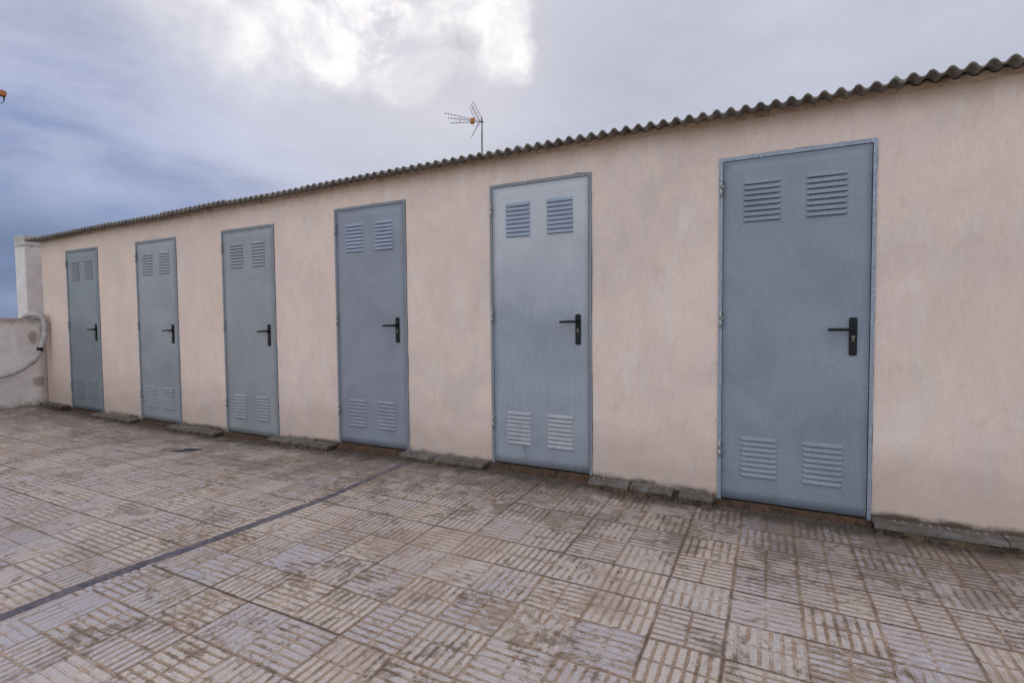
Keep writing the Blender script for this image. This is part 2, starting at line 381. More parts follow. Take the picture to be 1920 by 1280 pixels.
THRESH = cement_mat("rusty_threshold_cement", (.088, .050, .032), (.070, .043, .029), (.025, .018, .013), 14., .75, .46, .62)
MORTAR = cement_mat("brown_bedding_mortar", (.12, .080, .052), (.07, .053, .038), (.02, .016, .012), 10., .85, .44, .58)
EAVEM = cement_mat("eave_mortar", (.50, .39, .29), (.40, .30, .215), (.18, .13, .095), 8., .6)
ROOFM = cement_mat("weathered_fibre_cement", (.245, .23, .205), (.17, .16, .14), (.075, .072, .06), 7., .6)
BITUM = cement_mat("bitumen_joint_filler", (.17, .155, .175), (.10, .093, .115), (.25, .205, .175), 16., .75)
def ledge_mat():
    m_, nt, p = mat("grey_skirting_tile"); o = objco(nt); x, y, z = nt.sep(o)
    n = nt.noise(o, 9, 6, .65, .5); n2 = nt.noise(o, 90, 4, .7); n3 = nt.noise(o, 17, 5, .7)
    c_ = nt.mix(nt.ss(n, .35, .65), (.165, .150, .138), (.105, .090, .078))
    c_ = nt.v('SCALE', c_, scale=nt.ss(n2, .25, .75, .82, 1.15))
    st = nt.m('ABSOLUTE', nt.m('SUBTRACT', nt.m('FRACT', nt.m('MULTIPLY', x, 27.)), .5))
    sm = nt.m('MULTIPLY', nt.m('MULTIPLY', nt.ss(st, .28, .40), nt.ss(y, -.065, -.02)), nt.ss(n3, .46, .56))
    c_ = nt.mix(nt.m('MULTIPLY', sm, .85), c_, (.46, .43, .42))
    c_ = nt.mix(nt.m('MULTIPLY', nt.ss(n3, .50, .64), .75), c_, (.060, .043, .030))
    nt.put(p.inputs['Base Color'], c_); p.inputs['Roughness'].default_value = .8
    nt.put(p.inputs['Normal'], nt.bump(nt.m('SUBTRACT', n2, nt.m('MULTIPLY', nt.ss(st, .28, .40), .8)), .6, .002))
    return m_
LEDGE = ledge_mat()
def whitewash():
    m_, nt, p = mat("old_whitewash"); o = objco(nt); x, y, z = nt.sep(o)
    n = nt.noise(o, 2.6, 6, .6, .4); n2 = nt.noise(o, 60, 4, .7); n3 = nt.noise(o, 10, 6, .7, .8)
    c_ = nt.mix(nt.ss(n, .38, .62), (.74, .69, .66), (.62, .56, .525))
    c_ = nt.v('SCALE', c_, scale=nt.ss(n2, .25, .75, .9, 1.08))
    top = nt.ss(nt.m('ADD', z, nt.m('MULTIPLY', nt.m('SUBTRACT', n3, .5), .22)), 1.06, 1.20)
    c_ = nt.mix(nt.m('MULTIPLY', top, .75), c_, (.17, .135, .105))
    ft = nt.ss(nt.m('ADD', z, nt.m('MULTIPLY', nt.m('SUBTRACT', n3, .5), .3)), .11, -.01)
    c_ = nt.mix(nt.m('MULTIPLY', ft, .8), c_, (.10, .065, .045))
    for (cy, cz, ry, rz) in ((-.135, .93, .050, .10), (-.095, .34, .075, .075)):
        a = nt.m('DIVIDE', nt.m('SUBTRACT', y, cy), ry); b_ = nt.m('DIVIDE', nt.m('SUBTRACT', z, cz), rz)
        d_ = nt.m('SQRT', nt.m('ADD', nt.m('MULTIPLY', a, a), nt.m('MULTIPLY', b_, b_)))
        d_ = nt.m('ADD', d_, nt.m('MULTIPLY', nt.m('SUBTRACT', n3, .5), 1.3))
        c_ = nt.mix(nt.ss(d_, 1.15, .65, 0., .62), c_, nt.mix(nt.ss(n3, .4, .6), (.28, .165, .095), (.22, .15, .11)))
    nt.put(p.inputs['Base Color'], c_); p.inputs['Roughness'].default_value = .9; p.inputs['Specular IOR Level'].default_value = .2
    nt.put(p.inputs['Normal'], nt.bump(nt.m('ADD', n2, nt.m('MULTIPLY', n3, 2.)), .6, .005))
    return m_
WHITEW = whitewash()
def block_mat():
    m_, nt, p = mat("painted_blockwork"); o = objco(nt); x, y, z = nt.sep(o)
    n = nt.noise(o, 5, 5, .6); n2 = nt.noise(o, 40, 4, .7)
    zz = nt.m('ABSOLUTE', nt.m('SUBTRACT', nt.m('FRACT', nt.m('DIVIDE', nt.m('SUBTRACT', z, .12), .30)), .5))
    ln = nt.ss(nt.m('ADD', zz, nt.m('MULTIPLY', nt.m('SUBTRACT', n, .5), .02)), .478, .492)
    c_ = nt.mix(nt.ss(n, .35, .65), (.70, .665, .65), (.62, .58, .565))
    c_ = nt.mix(nt.m('MULTIPLY', ln, .30), c_, (.36, .36, .40))
    tp = nt.ss(nt.m('ADD', z, nt.m('MULTIPLY', nt.m('SUBTRACT', n, .5), .3)), 2.14, 2.30)
    c_ = nt.mix(nt.m('MULTIPLY', tp, .6), c_, (.25, .25, .23))
    nt.put(p.inputs['Base Color'], c_); p.inputs['Roughness'].default_value = .9
    nt.put(p.inputs['Normal'], nt.bump(nt.m('SUBTRACT', n2, ln), .5, .004))
    return m_
BLOCK = block_mat()
HOSE = cement_mat("peeling_foil_lagging", (.46, .435, .43), (.35, .32, .30), (.09, .07, .06), 16., .6, .54, .64)
ORANGE = simple("orange_plastic", (.55, .20, .06), .5, 0, .35, 25, .1)
MAST = simple("dull_mast_steel", (.20, .20, .23), .5, .3, .2, 20, .1)
ALU = simple("weathered_aluminium", (.19, .19, .23), .5, .3, .2, 30, .1)
YEL = simple("faded_plastic_clip", (.50, .46, .36), .6, 0, .2, 30, .1)
SCRAP = simple("dark_blue_plastic_scrap", (.018, .026, .045), .45, 0, .4, 30, .4, .003)
GROUND = cement_mat("far_dry_ground", (.15, .13, .10), (.10, .11, .07), (.06, .07, .045), .02, .5)

# ------------------------------------------------------------------ ground and terrace
def lerp_tab(tab, x):
    if x <= tab[0][0]: return tab[0][1]
    for (a, za), (b_, zb) in zip(tab, tab[1:]):
        if x <= b_:
            k = (x - a) / (b_ - a); k = k * k * (3 - 2 * k); return za + (zb - za) * k
    return tab[-1][1]
FZ = [(-8.8, -1.14), (-8, -1.18), (-6.5, -1.20), (-5, -1.205), (-3.4, -1.165), (-1.85, -1.132), (-.3, -1.152), (1, -1.16)]
def floor_z(x, y=-.1):
    k = min(max((-y - .25) / 1.2, 0), 1); k = k * k * (3 - 2 * k)
    return ZO + lerp_tab(FZ, x) * (1 - k) + -1.150 * k
bm = bmesh.new()
xs = [-8.95 + .10 * i for i in range(160)]; ys = [0.05 - .10 * i for i in range(92)]
grid = [[bm.verts.new((x, y, floor_z(x, y) + .0035 * fbm(x, y, 0, 1.3, 3))) for y in ys] for x in xs]
for a, b_ in zip(grid, grid[1:]):
    for k in range(len(ys) - 1): bm.faces.new((a[k], a[k + 1], b_[k + 1], b_[k]))
back = [(xs[0], ys[0]), (xs[-1], ys[0]), (xs[-1], 12.), (xs[0], 12.)]
o = link('terrace_floor', bm, FLOOR, smooth=True); tag(o, kind='structure')
# make sure the sheet faces upward
if o.data.polygons[0].normal.z < 0: o.data.flip_normals()
bm = bmesh.new(); box(bm, -8.95, 6.9, -9.05, 12., -12., -.09); box(bm, -8.95, 6.9, 3.3, 12., -.085, -.02)
o = link('terrace_slab', bm, MORTAR); tag(o, kind='structure')
bm = bmesh.new()
N_ = 24
for i in range(N_):
    for j in range(N_): pass
S = 9000.
gv = [[bm.verts.new((-S + 2 * S * i / N_, -S + 2 * S * j / N_, -12.0)) for j in range(N_ + 1)] for i in range(N_ + 1)]
for i in range(N_):
    for j in range(N_): bm.faces.new((gv[i][j], gv[i + 1][j], gv[i + 1][j + 1], gv[i][j + 1]))
o = link('ground', bm, GROUND); tag(o, kind='structure')

# ------------------------------------------------------------------ storage building
DX = [-8.087, -6.4822, -4.9328, -3.3819, -1.8326, -.2704]
DZ = [-1.1444, -1.1494, -1.1493, -1.0935, -1.0831, -1.1152]
DW, DH = .7735, 2.03
XL, XR = -8.755, 3.2
bld = empty('storage_building', (XL, 0, 0))
tag(bld, 'long low peach plastered storeroom row with six grey metal doors under a corrugated roof', 'building')
def wtop(x): return lerp_tab([(-8.9, 1.055), (-6, 1.085), (-4.4, 1.103), (-1.9, 1.140), (0, 1.143), (2, 1.150)], x) + ZO   # underside of the sheet at the wall
# wall front: vertical columns of quads, leaving the six openings free
bm = bmesh.new()
cols = [XL]
while cols[-1] < XR - .06: cols.append(cols[-1] + .05)
cols.append(XR)
for x in DX:
    for e in (x, x + DW):
        cols = [c_ for c_ in cols if abs(c_ - e) > .024] + [e]
cols = sorted(cols)
def wav(x, z): return .0018 * fbm(x, 0, z, 1.6, 3)
vd = {}
def jit(x, z, s): return .0040 * fbm(x, s, z, 9, 3)
def wv(x, z, y=None, ex=0, ez=0):
    if ex:
        lim = LIM[min(LIM, key=lambda q: abs(q - x))]
        if z > lim + 1e-4: ex = 0
    k = (round(x, 4), round(z, 4), y)
    if k not in vd:
        vd[k] = bm.verts.new((x + (ex * .001 + jit(x, z, 3.1) if ex else 0), wav(x, z) if y is None else y, z + (jit(x, z, 8.3) * 2.0 if ez else 0)))
    return vd[k]
def door_at(xm):
    for i, x in enumerate(DX):
        if x < xm < x + DW: return i
    return None
ZB = -.12
ZT = sorted({round(z + DH + ZO, 4) for z in DZ})
ZS = sorted([z for z in (ZB + (2.20 - ZB) * k / 46 for k in range(47)) if all(abs(z - q) > .012 for q in ZT)] + ZT)
LIM = {}
for _x, _z in zip(DX, DZ):
    for e in (_x, _x + DW): LIM[round(e, 4)] = round(_z + DH + ZO, 4)
for a, b_ in zip(cols, cols[1:]):
    d = door_at((a + b_) / 2)
    def rows(x0, x1, zl, zh):
        n = max(2, int((zh - zl) / .05)); return [zl + (zh - zl) * k / n for k in range(n + 1)]
    ea = 1 if any(abs(a - x) < 1e-4 or abs(a - x - DW) < 1e-4 for x in DX) else 0
    eb = 1 if any(abs(b_ - x) < 1e-4 or abs(b_ - x - DW) < 1e-4 for x in DX) else 0
    if d is None:
        zs = ZS
        for z0, z1 in zip(zs, zs[1:]):
            bm.faces.new((wv(a, z0, ex=ea), wv(b_, z0, ex=eb), wv(b_, z1, ex=eb), wv(a, z1, ex=ea)))
        for (x_, isdoor) in ((a, ea), (b_, eb)):
            if isdoor:
                lim = LIM[min(LIM, key=lambda q: abs(q - x_))]
                for z0, z1 in zip(zs, zs[1:]):
                    if z1 > lim + 1e-4: continue
                    q = (wv(x_, z0, ex=1), wv(x_, z1, ex=1), wv(x_, z1, .16, 1), wv(x_, z0, .16, 1))
                    bm.faces.new(q if x_ == b_ else q[::-1])
    else:
        zt = round(DZ[d] + DH + ZO, 4)
        zs = [z for z in ZS if z > zt - 1e-4]
        for k, (z0, z1) in enumerate(zip(zs, zs[1:])):
            bm.faces.new((wv(a, z0, ez=(k == 0)), wv(b_, z0, ez=(k == 0)), wv(b_, z1), wv(a, z1)))
        bm.faces.new((wv(a, zt, ez=1), wv(a, zt, .16), wv(b_, zt, .16), wv(b_, zt, ez=1)))
# top of the front wall up to the roof, ends and back
for a, b_ in zip(cols, cols[1:]):
    ta, tb = wtop(a) - .012, wtop(b_) - .012
    bm.faces.new((wv(a, 2.2), wv(b_, 2.2), wv(b_, tb, 0.0), wv(a, ta, 0.0)))
def quad(*p): return bm.faces.new([bm.verts.new(q) for q in p])
BK = 3.0
quad((XL, 0, ZB), (XL, 0, 2.2), (XL, BK, 2.32), (XL, BK, ZB))
quad((XR, 0, ZB), (XR, BK, ZB), (XR, BK, 2.32), (XR, 0, 2.2))
quad((XL, BK, ZB), (XL, BK, 2.32), (XR, BK, 2.32), (XR, BK, ZB))
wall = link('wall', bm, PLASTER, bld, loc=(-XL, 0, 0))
wall.location = (0, 0, 0)
wall.matrix_parent_inverse = Matrix.Translation((-XL, 0, 0))
PINV = Matrix.Translation((-XL, 0, 0))

# corrugated roof: separate sheets lapped one over the next, real thickness
PER, AMP = .075, .0138
def roof_mid(x): return lerp_tab([(-9, 1.070), (-6, 1.104), (-4.4, 1.124), (-1.9, 1.150), (0, 1.152), (2.2, 1.160), (4, 1.17)], x) + ZO
def wave(x):
    c_ = math.cos(2 * math.pi * (x - .9974) / PER); return AMP * math.copysign(abs(c_) ** .72, c_)
bm = bmesh.new()
x = -8.90; si = 0
while x < 3.45:
    x1 = min(x + 1.05 + .045, 3.5); n = int((x1 - x) / (PER / 10))
    lift = .0060 * (si % 2) + random.uniform(-.002, .002); yo = random.uniform(-.012, .012); tilt = random.uniform(-.004, .004)
    prev = None
    for k in range(n + 1):
        xx = x + (x1 - x) * k / n
        ff = -.118 + yo + .0035 * fbm(xx, 1.7, si, 11, 3) + tilt * (k / n)
        ring = []
        for (yy, th) in ((ff, 0), (-.03, 0), (.4, 0), (BK + .15, 0), (BK + .15, 1), (.4, 1), (-.03, 1), (ff, 1)):
            z = roof_mid(xx) + wave(xx) + lift + .0505 * (yy + .105) - (.0075 if th else 0) + .0012 * fbm(xx, yy, 0, 14, 2)
            ring.append(bm.verts.new((xx, yy, z)))
        if prev:
            for q in range(8):
                fc = bm.faces.new((prev[q], prev[(q + 1) % 8], ring[(q + 1) % 8], ring[q])); fc.smooth = q not in (3, 7)
        else: bm.faces.new(ring[::-1])
        prev = ring
    bm.faces.new(prev)
    x += 1.05; si += 1
bmesh.ops.recalc_face_normals(bm, faces=bm.faces)
roof = link('roof', bm, ROOFM, bld); roof.matrix_parent_inverse = PINV
# rough mortar packed under the corrugations
bm = bmesh.new()
n = int((XR - XL) / .0125); prev = None
for k in range(n + 1):
    xx = XL + (XR - XL) * k / n
    zt = roof_mid(xx) + wave(xx) + .0505 * .10 - .0075
    out = -.012 - .012 * max(0, fbm(xx, 0, 0, 6, 4)) - .006 * (1 + math.cos(2 * math.pi * (xx - .9974) / PER + 3.14))
    zb = roof_mid(xx) - .030 + .014 * fbm(xx, 4, 0, 5, 4)
    ring = [bm.verts.new(p) for p in ((xx, .03, zb - .01), (xx, -.0015, zb), (xx, out * .6, zb + .012), (xx, out, (zb + zt) / 2 + .008), (xx, out * .9 - .002, zt), (xx, .03, zt))]
    if prev:
        for q in range(5):
            fc = bm.faces.new((prev[q], ring[q], ring[q + 1], prev[q + 1])); fc.smooth = True
    prev = ring
o = link('eave_mortar', bm, EAVEM, bld); o.matrix_parent_inverse = PINV

# ---- doors
def hood(bm, x0, x1, z1, h=.0250, dep=.0085, mi=0):
    """one pressed louvre: swells outward going down, open along its lower edge"""
    us = [0, .35, .7, 1.]; n = 5
    xs_ = [x0, x0 + .004, x0 + .010, x0 + .018, x1 - .018, x1 - .010, x1 - .004, x1]
    sw = [0, .45, .85, 1, 1, .85, .45, 0]
    g_ = []
    for xx, s in zip(xs_, sw):
        row = []
        for k in range(n + 1):
            v_ = k / n
            row.append(bm.verts.new((xx, -.0002 - dep * s * math.sin(v_ * math.pi / 2) ** 1.2, z1 - h * v_)))
        row.append(bm.verts.new((xx, .0006 - dep * s + min(dep * s, .0011), z1 - h)))
        row.append(bm.verts.new((xx, .0006 - dep * s + min(dep * s, .0011), z1 - h + .006)))
        g_.append(row)
    for a, b_ in zip(g_, g_[1:]):
        for k in range(n + 2):
            fc = bm.faces.new((a[k], a[k + 1], b_[k + 1], b_[k])); fc.material_index = mi; fc.smooth = k < n
def shade_strip(bm, x0, x1, z, hh, mi=1):  # flat black strip painted for the shade under the louvre lip
    a = [bm.verts.new(p) for p in ((x0 + .006, -.0012, z), (x1 - .006, -.0012, z), (x1 - .006, -.0012, z + hh), (x0 + .006, -.0012, z + hh))]
    bm.faces.new(a).material_index = mi
def vent_mesh(w_, n, pitch, h):
    bm = bmesh.new()
    for k in range(n):
        zt = h - k * pitch
        hood(bm, 0, w_, zt)
        shade_strip(bm, 0, w_, zt - .0268, .0062)
    return bm
DLAB = ['grey slate door leaf at the far left end, darkest of the six', None, None, None, 'shinier grey door leaf with brushed vertical streaks', 'nearest blue grey door leaf with pale galvanised frame']
proto = None
for i, (dx_, dz_) in enumerate(zip(DX, DZ)):
    jx = random.uniform(-.002, .002)
    bm = bmesh.new()
    # leaf: slab with softly dented face
    nx, nz = 14, 34; lx0, lx1, lz0, lz1 = .0235, .7520, .004, 2.004
    gg = [[bm.verts.new((lx0 + (lx1 - lx0) * a / nx, .0 - .0020 * fbm(a * .3 + i * 9, b_ * .35, i, 1., 3), lz0 + (lz1 - lz0) * b_ / nz)) for b_ in range(nz + 1)] for a in range(nx + 1)]
    for a in range(nx):
        for b_ in range(nz):
            fc = bm.faces.new((gg[a][b_], gg[a + 1][b_], gg[a + 1][b_ + 1], gg[a][b_ + 1])); fc.smooth = True
    for seq in ([gg[a][0] for a in range(nx + 1)], [gg[nx][b_] for b_ in range(nz + 1)], [gg[a][nz] for a in range(nx, -1, -1)], [gg[0][b_] for b_ in range(nz, -1, -1)]):
        bk = [bm.verts.new((v_.co.x, .038, v_.co.z)) for v_ in seq]
        for k in range(len(seq) - 1): bm.faces.new((seq[k], bk[k], bk[k + 1], seq[k + 1]))
    door = link('door', bm, DM[i], bld)
    door.parent = bld; door.location = (dx_ - XL, -.006, dz_ + ZO)
    if DLAB[i]: door['label'] = DLAB[i]
    # frame: L-section, three sides, mitred, set into the plaster
    bm = bmesh.new()
    fw, g1 = .0215, .0
    def prism(p2, y0, y1):
        a = [bm.verts.new((x_, y0, z_)) for x_, z_ in p2]; b2 = [bm.verts.new((x_, y1, z_)) for x_, z_ in p2]
        bm.faces.new(a); bm.faces.new(b2[::-1])
        for k in range(len(p2)): bm.faces.new((a[k], b2[k], b2[(k + 1) % len(p2)], a[(k + 1) % len(p2)]))
    W_, H_ = DW - .0005, DH - .0005
    prism([(.0, -.006), (fw, -.006), (fw, H_ - fw), (0, H_)], -.003, .05)
    prism([(W_ - .0175, -.018), (W_, -.018), (W_, H_), (W_ - .0175, H_ - fw)], -.003, .05)
    prism([(0, H_), (fw, H_ - fw), (W_ - .0175, H_ - fw), (W_, H_)], -.003, .05)
    prism([(fw, .0), (fw + .02, .0), (fw + .02, H_ - fw), (fw, H_ - fw)], .041, .052)
    prism([(W_ - .0375, .0), (W_ - .0175, .0), (W_ - .0175, H_ - fw), (W_ - .0375, H_ - fw)], .041, .052)
    prism([(fw + .021, H_ - fw - .02), (W_ - .0385, H_ - fw - .02), (W_ - .0385, H_ - fw), (fw + .021, H_ - fw)], .041, .052)
    bmesh.ops.recalc_face_normals(bm, faces=bm.faces)
    fr = link('frame', bm, GALV if i == 5 else FRAME, door)
    # vents
    if proto is None:
        vm = {}
        o1 = link('vent', vent_mesh(.193, 8, .0305, .0235), [DM[0], SHADE])
        VB = door_mat('blue_louvre_paint', (.235, .295, .385)); VG = door_mat('pale_louvre_paint', (.31, .335, .37)); vm['m'] = o1.data
        bpy.data.objects.remove(o1)
    for (vx, vz) in ((.1325, 1.862), (.4515, 1.862), (.1275, .366), (.4475, .366)):
        me = vm['m'].copy(); me.materials[0] = VB if (i in (3, 4) and vz > 1) else (VG if i == 4 else DM[i])
        vo = bpy.data.objects.new('vent', me); col.objects.link(vo); vo.parent = door
        me.transform(Matrix.Translation((vx, -.0012, vz)))
    # hinges
    for hz in (1.808, 1.032, .252):
        bm = bmesh.new()
        tube(bm, [(0, 0, 0), (0, 0, .046)], .0072, 10); tube(bm, [(0, 0, .048), (0, 0, .094)], .0072, 10)
        tube(bm, [(0, 0, -.004), (0, 0, .0)], .0035, 8); tube(bm, [(0, 0, .094), (0, 0, .099)], .0035, 8)
        box(bm, .004, .017, -.0015, .0015, .050, .058)
        link('hinge', bm, STEEL, door, loc=(.0125, -.0075, hz))
    # handle: backplate with rounded ends, lever, cylinder
    bm = bmesh.new()
    hw, z0, z1 = .0185, .0, .205
    for pas, (ww, yy0, yy1) in enumerate(((hw, 0., -.006), (hw - .002, -.006, -.0085))):
        pts = []
        for k in range(9):
            a = math.pi * k / 8; pts.append((math.cos(a) * ww, z1 - .006 + math.sin(a) * (.007 - pas * .002)))
        for k in range(9):
            a = math.pi + math.pi * k / 8; pts.append((math.cos(a) * ww, z0 + .006 + math.sin(a) * (.007 - pas * .002)))
        prism(pts, yy1, yy0)
    bmesh.ops.recalc_face_normals(bm, faces=bm.faces)
    pl_ = link('handle_plate', bm, BLACK, door, loc=(.6785, -.0015, .882))
    bm = bmesh.new()
    lz = .141 if i != 4 else .157
    dr = random.uniform(-.004, .003)
    tube(bm, [(0, -.008, lz), (0, -.020, lz)], [.0125, .0115], 16)
    tube(bm, [(.001, -.018, lz), (.001, -.036, lz), (-.004, -.043, lz), (-.014, -.046, lz), (-.06, -.046, lz - .001 + dr * .5), (-.108, -.045, lz - .003 + dr), (-.119, -.042, lz - .003 + dr)],
         [.0095, .0095, .0092, .0088, .0082, .0085, .0060], 14)
    hd = link('handle', bm, BLACK, door, loc=(.6785, -.0015, .882))
    bm = bmesh.new()
    tube(bm, [(0, 0, 0), (0, -.0035, 0)], .0085, 16); box(bm, -.0045, .0045, -.0035, 0, -.024, -.004, .001)
    box(bm, -.0008, .0008, -.0042, -.0030, -.004, .004)
    link('lock', bm, BRASS, door, loc=(.6785, -.0098, .982))
    # rusty cement threshold below the door
    bm = bmesh.new()
    zf = floor_z(dx_ + .4) - .03; zt = dz_ + ZO - .006
    nx = 40; prev = None
    for k in range(nx + 1):
        xx = dx_ - .002 + (DW + .004) * k / nx
        yf = -.012 - .010 * fbm(xx, 3, 0, 7, 4); zz = zt + .003 * fbm(xx, 9, 0, 8, 3)
        ring = [bm.verts.new(p) for p in ((xx, yf - .030, zf), (xx, yf - .014, zf + (zz - zf) * .55), (xx, yf, zz - .004), (xx, yf + .008, zz), (xx, .15, zz))]
        if prev:
            for q in range(4): bm.faces.new((prev[q], ring[q], ring[q + 1], prev[q + 1]))
        prev = ring
    th = link('threshold', bm, THRESH, bld); th.matrix_parent_inverse = PINV
    proto = True

# ------------------------------------------------------------------ ledges of skirting tile between the doors
# (x left, x right at the front edge, depth, height of the top above the tiles, tile widths)
LED = [(-8.74, -8.12, .10, .040, 'short broken tile ledge in the corner beside the far left door'),
       (-7.40, -6.53, .11, .038, 'mossy tile ledge between the two farthest doors'),
       (-5.80, -5.00, .11, .042, 'grey tile ledge between the second and third doors counted from the far end'),
       (-4.19, -3.42, .11, .043, 'grey tile ledge with black open end between the third and fourth doors'),
       (-2.63, -1.865, .105, .042, 'tile ledge at the end of the dark floor strip, left of the shiny door'),
       (-1.06, -.286, .10, .048, 'tile ledge in three pieces with a gap between the two nearest doors'),
       (.505, 3.15, .105, .050, 'long tile ledge under the bare wall right of the nearest door')]
for i, (x0, x1, dp, ht, lab) in enumerate(LED):
    zf = min(floor_z(x0), floor_z((x0 + x1) / 2), floor_z(x1))
    zc = floor_z((x0 + x1) / 2)
    root = empty('tile_ledge', ((x0 + x1) / 2, 0, zc))
    tag(root, lab, 'ledge', 'tile ledges cemented along the foot of the wall')
    L = x1 - x0; ht += .008
    bm = bmesh.new(); n = max(12, int(L / .02)); prev = None
    for k in range(n + 1):
        xx = -L / 2 + .006 + (L - .012) * k / n; gx = xx + (x0 + x1) / 2
        zfl = floor_z(gx, -dp) - zc
        yf = -dp + .006 - .007 * fbm(gx, 2, 0, 8, 4)
        ring = [bm.verts.new(p) for p in ((xx, yf - .016, zfl - .02), (xx, yf - .008, zfl + .006), (xx, yf, ht - .017), (xx, .01, ht - .017))]
        if prev:
            for q in range(3): bm.faces.new((prev[q], ring[q], ring[q + 1], prev[q + 1]))
        else: bm.faces.new((ring[0], ring[1], ring[2], ring[3], bm.verts.new((xx, .01, -.03))))
        prev = ring
    bm.faces.new((prev[3], prev[2], prev[1], prev[0], bm.verts.new((-L / 2 + L - .006, .01, -.03))))
    link('mortar_bed', bm, MORTAR, root)
    # tiles laid along the ledge
    rr = random.Random(40 + i)
    if i == 5: wid = [.265, .012, .262, .040, .195]
    elif i == 6: wid = [.53, .003, .245, .003, .40, .01, .40, .004, .40, .02, .40]
    elif i == 0: wid = [.33, .05, .20]
    else:
        a_ = L * rr.uniform(.36, .5); b2 = L * rr.uniform(.28, .34); wid = [a_, .006, b2, .004, L - a_ - b2 - .01]
    xx = -L / 2
    for k, ww in enumerate(wid):
        if k % 2 == 0 and xx + ww <= L / 2 + .02:
            bm = bmesh.new()
            y0 = -dp - rr.uniform(-.003, .003); y1 = -.002
            box(bm, xx, xx + ww, y0, y1, ht - .024, ht, 0.)
            bmesh.ops.subdivide_edges(bm, edges=[e for e in bm.edges if abs(e.verts[0].co.x - e.verts[1].co.x) > .05], cuts=max(3, int(ww / .02)), use_grid_fill=True)
            tz = rr.uniform(-.003, .003)
            for v_ in bm.verts:
                q = v_.co; s_ = .0022
                v_.co.z += tz + .02 * (q.y) + s_ * .6 * fbm(q.x + i, q.y, q.z, 9, 3)
                if q.y < -.05: v_.co.y += s_ * 1.8 * fbm(q.x + i * 3, 5, q.z * 2, 14, 4)
            bmesh.ops.bevel(bm, geom=[e for e in bm.edges if e.calc_face_angle(0) > .8], offset=.0025, segments=1, affect='EDGES')
            link('tile', bm, LEDGE, root)
        xx += ww

# ------------------------------------------------------------------ bitumen-filled joint across the floor
bm = bmesh.new()
pts = [(-2.525, -.07), (-2.515, -.5), (-2.50, -.92), (-2.535, -1.3), (-2.568, -1.68), (-2.60, -1.95), (-2.637, -2.22), (-2.642, -2.48), (-2.655, -3.0), (-2.66, -4.2), (-2.66, -8.9)]
n = 900; prev = None
for k in range(n + 1):
    yy = -.07 - 6.0 * (k / n)
    for (a, b_) in zip(pts, pts[1:]):
        if a[1] >= yy >= b_[1]: xx = a[0] + (b_[0] - a[0]) * (a[1] - yy) / (a[1] - b_[1]); break
    xx += .004 * fbm(yy, 0, 0, 3, 3)
    wl = .026 + .007 * fbm(yy, 5, 0, 9, 4) + .006 * fbm(yy, 5, 3, 38, 3); wr = .026 + .007 * fbm(yy, 8, 0, 9, 4) + .006 * fbm(yy, 8, 3, 38, 3); ss_ = min(1., .45 + k / n * 3)
    prof = [(-wl - .004, -.002), (-wl, .004), (-wl * .5, .0075), (-.002, .0055), (wr * .5, .008), (wr, .004), (wr + .004, -.002)]
    ring = [bm.verts.new((xx + a * ss_, yy, floor_z(xx, yy) + .0035 * fbm(xx, yy, 0, 1.3, 3) + b_ + .001 * fbm(yy, a * 40, 0, 14, 2))) for a, b_ in prof]
    if prev:
        for q in range(6): bm.faces.new((prev[q], ring[q], ring[q + 1], prev[q + 1])).smooth = True
    prev = ring
bmesh.ops.recalc_face_normals(bm, faces=bm.faces)
o = link('joint_filler', bm, BITUM)
if o.data.polygons[len(o.data.polygons) // 2].normal.z < 0: o.data.flip_normals()
tag(o, 'dark purplish grey bitumen strip filling the long joint across the tiled floor', 'floor joint')

# ------------------------------------------------------------------ scrap on the floor
bm = bmesh.new()
zc = floor_z(-4.73, -.50)
n, mth = 22, 5
prev = None
for k in range(n + 1):
    tt = k / n; xx = -.115 + .24 * tt; wd = .040 * math.sin(math.pi * min(max(tt, .04), .96)) ** .5
    ring = []
    for q in range(mth + 1):
        s = q / mth * 2 - 1
        ring.append(bm.verts.new((xx + .008 * fbm(tt * 4, s, 2), s * wd + .012 * fbm(tt * 3, 1, 5), .006 + .016 * (1 - s * s) * (.6 + fbm(tt * 5, s * 2, 0)) * math.sin(math.pi * tt) ** .5)))
    if prev:
        for q in range(mth): bm.faces.new((prev[q], ring[q], ring[q + 1], prev[q + 1])).smooth = True
    prev = ring
o = link('plastic_scrap', bm, SCRAP, loc=(-4.70, -.56, zc)); o.rotation_euler = (0, 0, .75)
so_ = o.modifiers.new("Solidify", 'SOLIDIFY'); so_.thickness = .004
tag(o, 'small crumpled dark blue black scrap lying on the tiles before the third door', 'scrap')

# ------------------------------------------------------------------ parapet wall at the far end
bm = bmesh.new()
PX = -8.735; prev = None; n = 90
for k in range(n + 1):
    yy = -.004 - 8.9 * k / n
    zt = 1.187 + .006 * fbm(yy, 0, 0, 2.5, 4); zl = floor_z(PX, yy) - .03
    wobx = lambda z: .004 * fbm(yy, z, 0, 1.8, 3)
    zz = [zl + (zt - .02 - zl) * q / 14 for q in range(15)]
    ring = [bm.verts.new((PX + wobx(z), yy, z)) for z in zz] + [bm.verts.new((PX - .012, yy, zt)), bm.verts.new((PX - .20, yy, zt + .006)), bm.verts.new((PX - .215, yy, zt - .02)), bm.verts.new((PX - .215, yy, -.5))]
    if prev:
        for q in range(len(ring) - 1): bm.faces.new((prev[q], prev[q + 1], ring[q + 1], ring[q])).smooth = q < 13
    else: bm.faces.new(ring)
    prev = ring
bm.faces.new(prev[::-1])
bmesh.ops.recalc_face_normals(bm, faces=bm.faces)
o = link('parapet_wall', bm, WHITEW)
tag(o, 'low stained whitewashed parapet wall meeting the left end of the storeroom row', 'wall')

